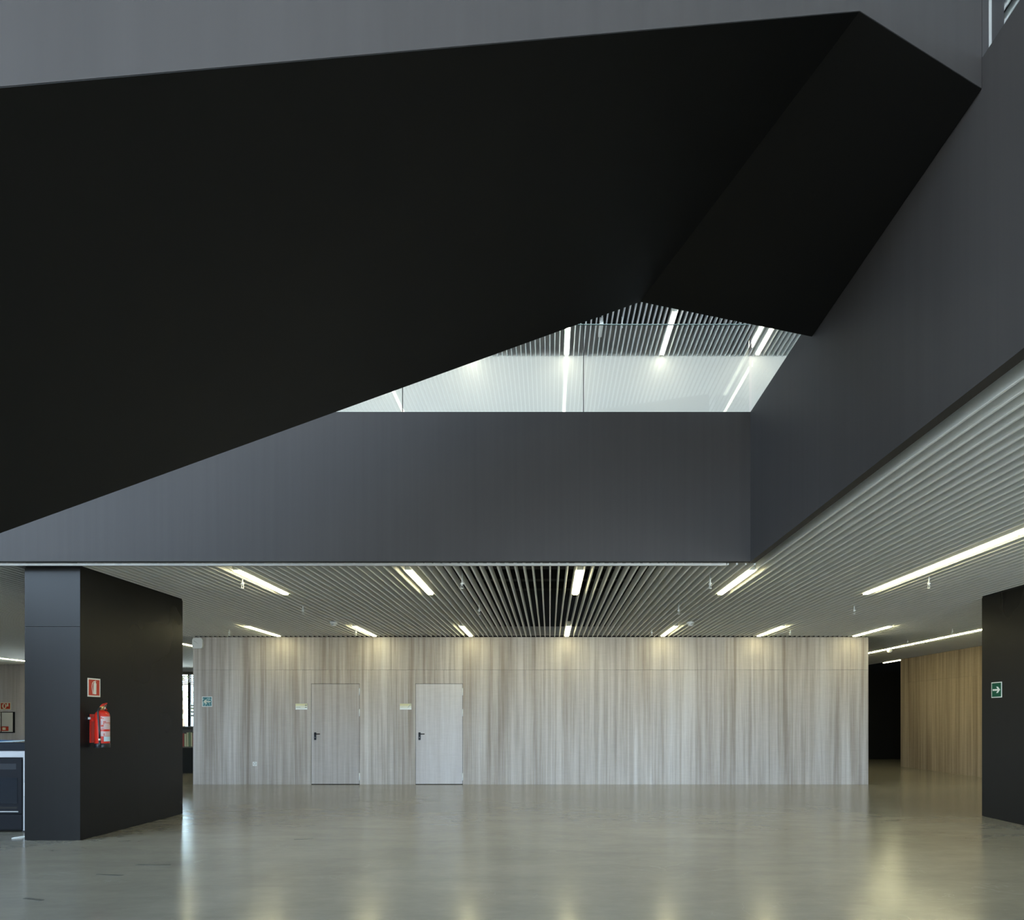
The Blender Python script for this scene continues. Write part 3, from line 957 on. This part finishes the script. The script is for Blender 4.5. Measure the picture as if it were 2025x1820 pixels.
s_ = link('insert', lathe_mesh('insert', [(0.022, 0.0), (0.022, 0.003), (0.030, 0.003), (0.030, 0.0)], 20), M['sign_grey'], sk)
s_.matrix_local = Matrix.Translation((0.044, -0.010, 0.044)) @ Matrix.Rotation(PI / 2, 4, 'X')
for dx in (0.034, 0.051):
    box('hole', dx, dx + 0.004, -0.0106, -0.0100, 0.042, 0.046, M['gap'], sk)
sk2 = empty('wall_socket', (-7.437, 14.05, 0.23))
tag(sk2, 'white surface socket on the left end of the wood wall', 'socket')
box('body', -0.045, 0.016, 0, 0.08, 0, 0.085, M['white_plastic'], sk2, 0.004)
box('lid', -0.050, -0.045, 0.01, 0.07, 0.01, 0.075, M['sign_white'], sk2)

# ------------------------------------------------------------------ far left wall: hose cabinet and its signs
hc = empty('hose_cabinet', (-17.9, 21.0, 0.93))
tag(hc, 'brushed steel hose cabinet on the grey wall far left', 'cabinet')
box('frame', 0, 1.08, -0.012, 0, 0, 0.66, M['black'], hc)
for a, b in ((0.02, 0.64), (0.68, 1.02)):
    dd = box('door', a, b, -0.03, -0.012, 0.03, 0.64, M['cab_door'], hc, 0.002)
    st = box('sticker', max(a, 0.4), min(b - 0.12, 0.9) if a > 0.5 else b, -0.0325, -0.0302, 0.06, 0.20, M['sign_red'], dd)
    box('pictogram', max(a, 0.42) + 0.03, max(a, 0.42) + 0.13, -0.0345, -0.0327, 0.09, 0.17, M['sign_cream'], dd)
fs = empty('fire_sign', (-17.95, 20.998, 1.66))
tag(fs, 'red and cream fire equipment sign above the hose cabinet', 'sign')
box('plate', 0, 1.0, -0.006, 0, 0, 0.225, M['sign_cream'], fs)
box('field', 0.02, 0.66, -0.0075, -0.006, 0.02, 0.205, M['sign_red'], fs)
ring = [(0.80 + 0.07 * math.cos(2 * PI * i / 20), -0.0078, 0.112 + 0.085 * math.sin(2 * PI * i / 20)) for i in range(20)]
box('field', 0.69, 0.98, -0.0075, -0.006, 0.02, 0.205, M['sign_red'], fs)
prism('pictogram', ring, (0, -0.001, 0), M['sign_cream'], fs)
box('pictogram_core', 0.78, 0.83, -0.0105, -0.0088, 0.06, 0.17, M['sign_red'], fs)
prism('pictogram', [(0.88, -0.0078, 0.10), (0.93, -0.0078, 0.10), (0.93, -0.0078, 0.20), (0.88, -0.0078, 0.20)], (0, -0.001, 0), M['sign_cream'], fs)

# ------------------------------------------------------------------ appliance behind the left pillar
apx = empty('appliance', (-7.35, 8.06, 0))
tag(apx, 'black and white floor standing appliance half hidden by the left pillar', 'appliance')
AW = 1.02
boxes('frame', [(0, AW, 0, 0.02, 0.905, 0.985), (AW - 0.030, AW, 0, 0.02, 0.02, 0.905), (0, 0.03, 0, 0.02, 0.02, 0.905)], M['app_frame'], apx, 0.002)
box('body', 0.004, AW - 0.004, 0.02, 0.62, 0.02, 0.985, M['black'], apx)
dr = box('door', 0.032, AW - 0.034, -0.012, 0.018, 0.225, 0.885, M['black'], apx, 0.004)
box('door_window', 0.10, AW - 0.085, -0.015, -0.0125, 0.35, 0.66, M['black_gloss'], dr, 0.001)
box('display_strip', 0.06, AW - 0.10, -0.014, -0.0125, 0.76, 0.83, M['display'], dr)
box('handle_slot', 0.06, AW - 0.09, -0.013, -0.0123, 0.285, 0.31, M['gap'], dr)
box('chrome_strip', 0.04, AW - 0.075, -0.016, -0.0125, 0.245, 0.258, M['steel'], dr)
box('drawer', 0.032, AW - 0.034, -0.010, 0.018, 0.035, 0.212, M['black'], apx, 0.004)
box('worktop', -0.01, AW + 0.02, -0.015, 0.64, 0.985, 1.085, M['black_gloss'], apx, 0.006)
for fx in (0.06, AW - 0.06):
    for fy in (0.07, 0.56):
        box('foot', fx - 0.02, fx + 0.02, fy - 0.02, fy + 0.02, 0, 0.02, M['rubber'], apx)
box('hinge', AW - 0.012, AW + 0.002, -0.012, -0.001, 0.44, 0.60, M['steel'], apx)
lf = empty('leaflet', (-6.70, 8.06, 1.088))
tag(lf, 'blue and white leaflet lying on the black appliance top', 'leaflet')
def sheet(name, pts, m):
    me = mesh(name, pts + [(x, y, z + 0.004) for x, y, z in pts], [[0, 1, 2, 3], [7, 6, 5, 4], [0, 4, 5, 1], [1, 5, 6, 2], [2, 6, 7, 3], [3, 7, 4, 0]])
    link(name, me, m, lf)
sheet('cover', [(-0.35, 0.02, 0.0), (0.03, 0.00, 0.0), (0.06, 0.24, 0.012), (-0.30, 0.26, 0.02)], M['blue_paper'])
sheet('page', [(0.032, 0.0, 0.0), (0.22, 0.08, 0.004), (0.30, 0.25, 0.02), (0.062, 0.24, 0.012)], M['pale_paper'])
# loose cable on the floor
cb = tube('cable', [(-6.05, 7.88, 0.006), (-6.02, 7.74, 0.006), (-6.06, 7.66, 0.006), (-6.14, 7.62, 0.006), (-6.15, 7.67, 0.007), (-6.08, 7.72, 0.012), (-5.96, 7.70, 0.006)], 0.0055, M['white_plastic'], None, 8)
tag(cb, 'loose white cable on the floor beside the left pillar', 'cable')
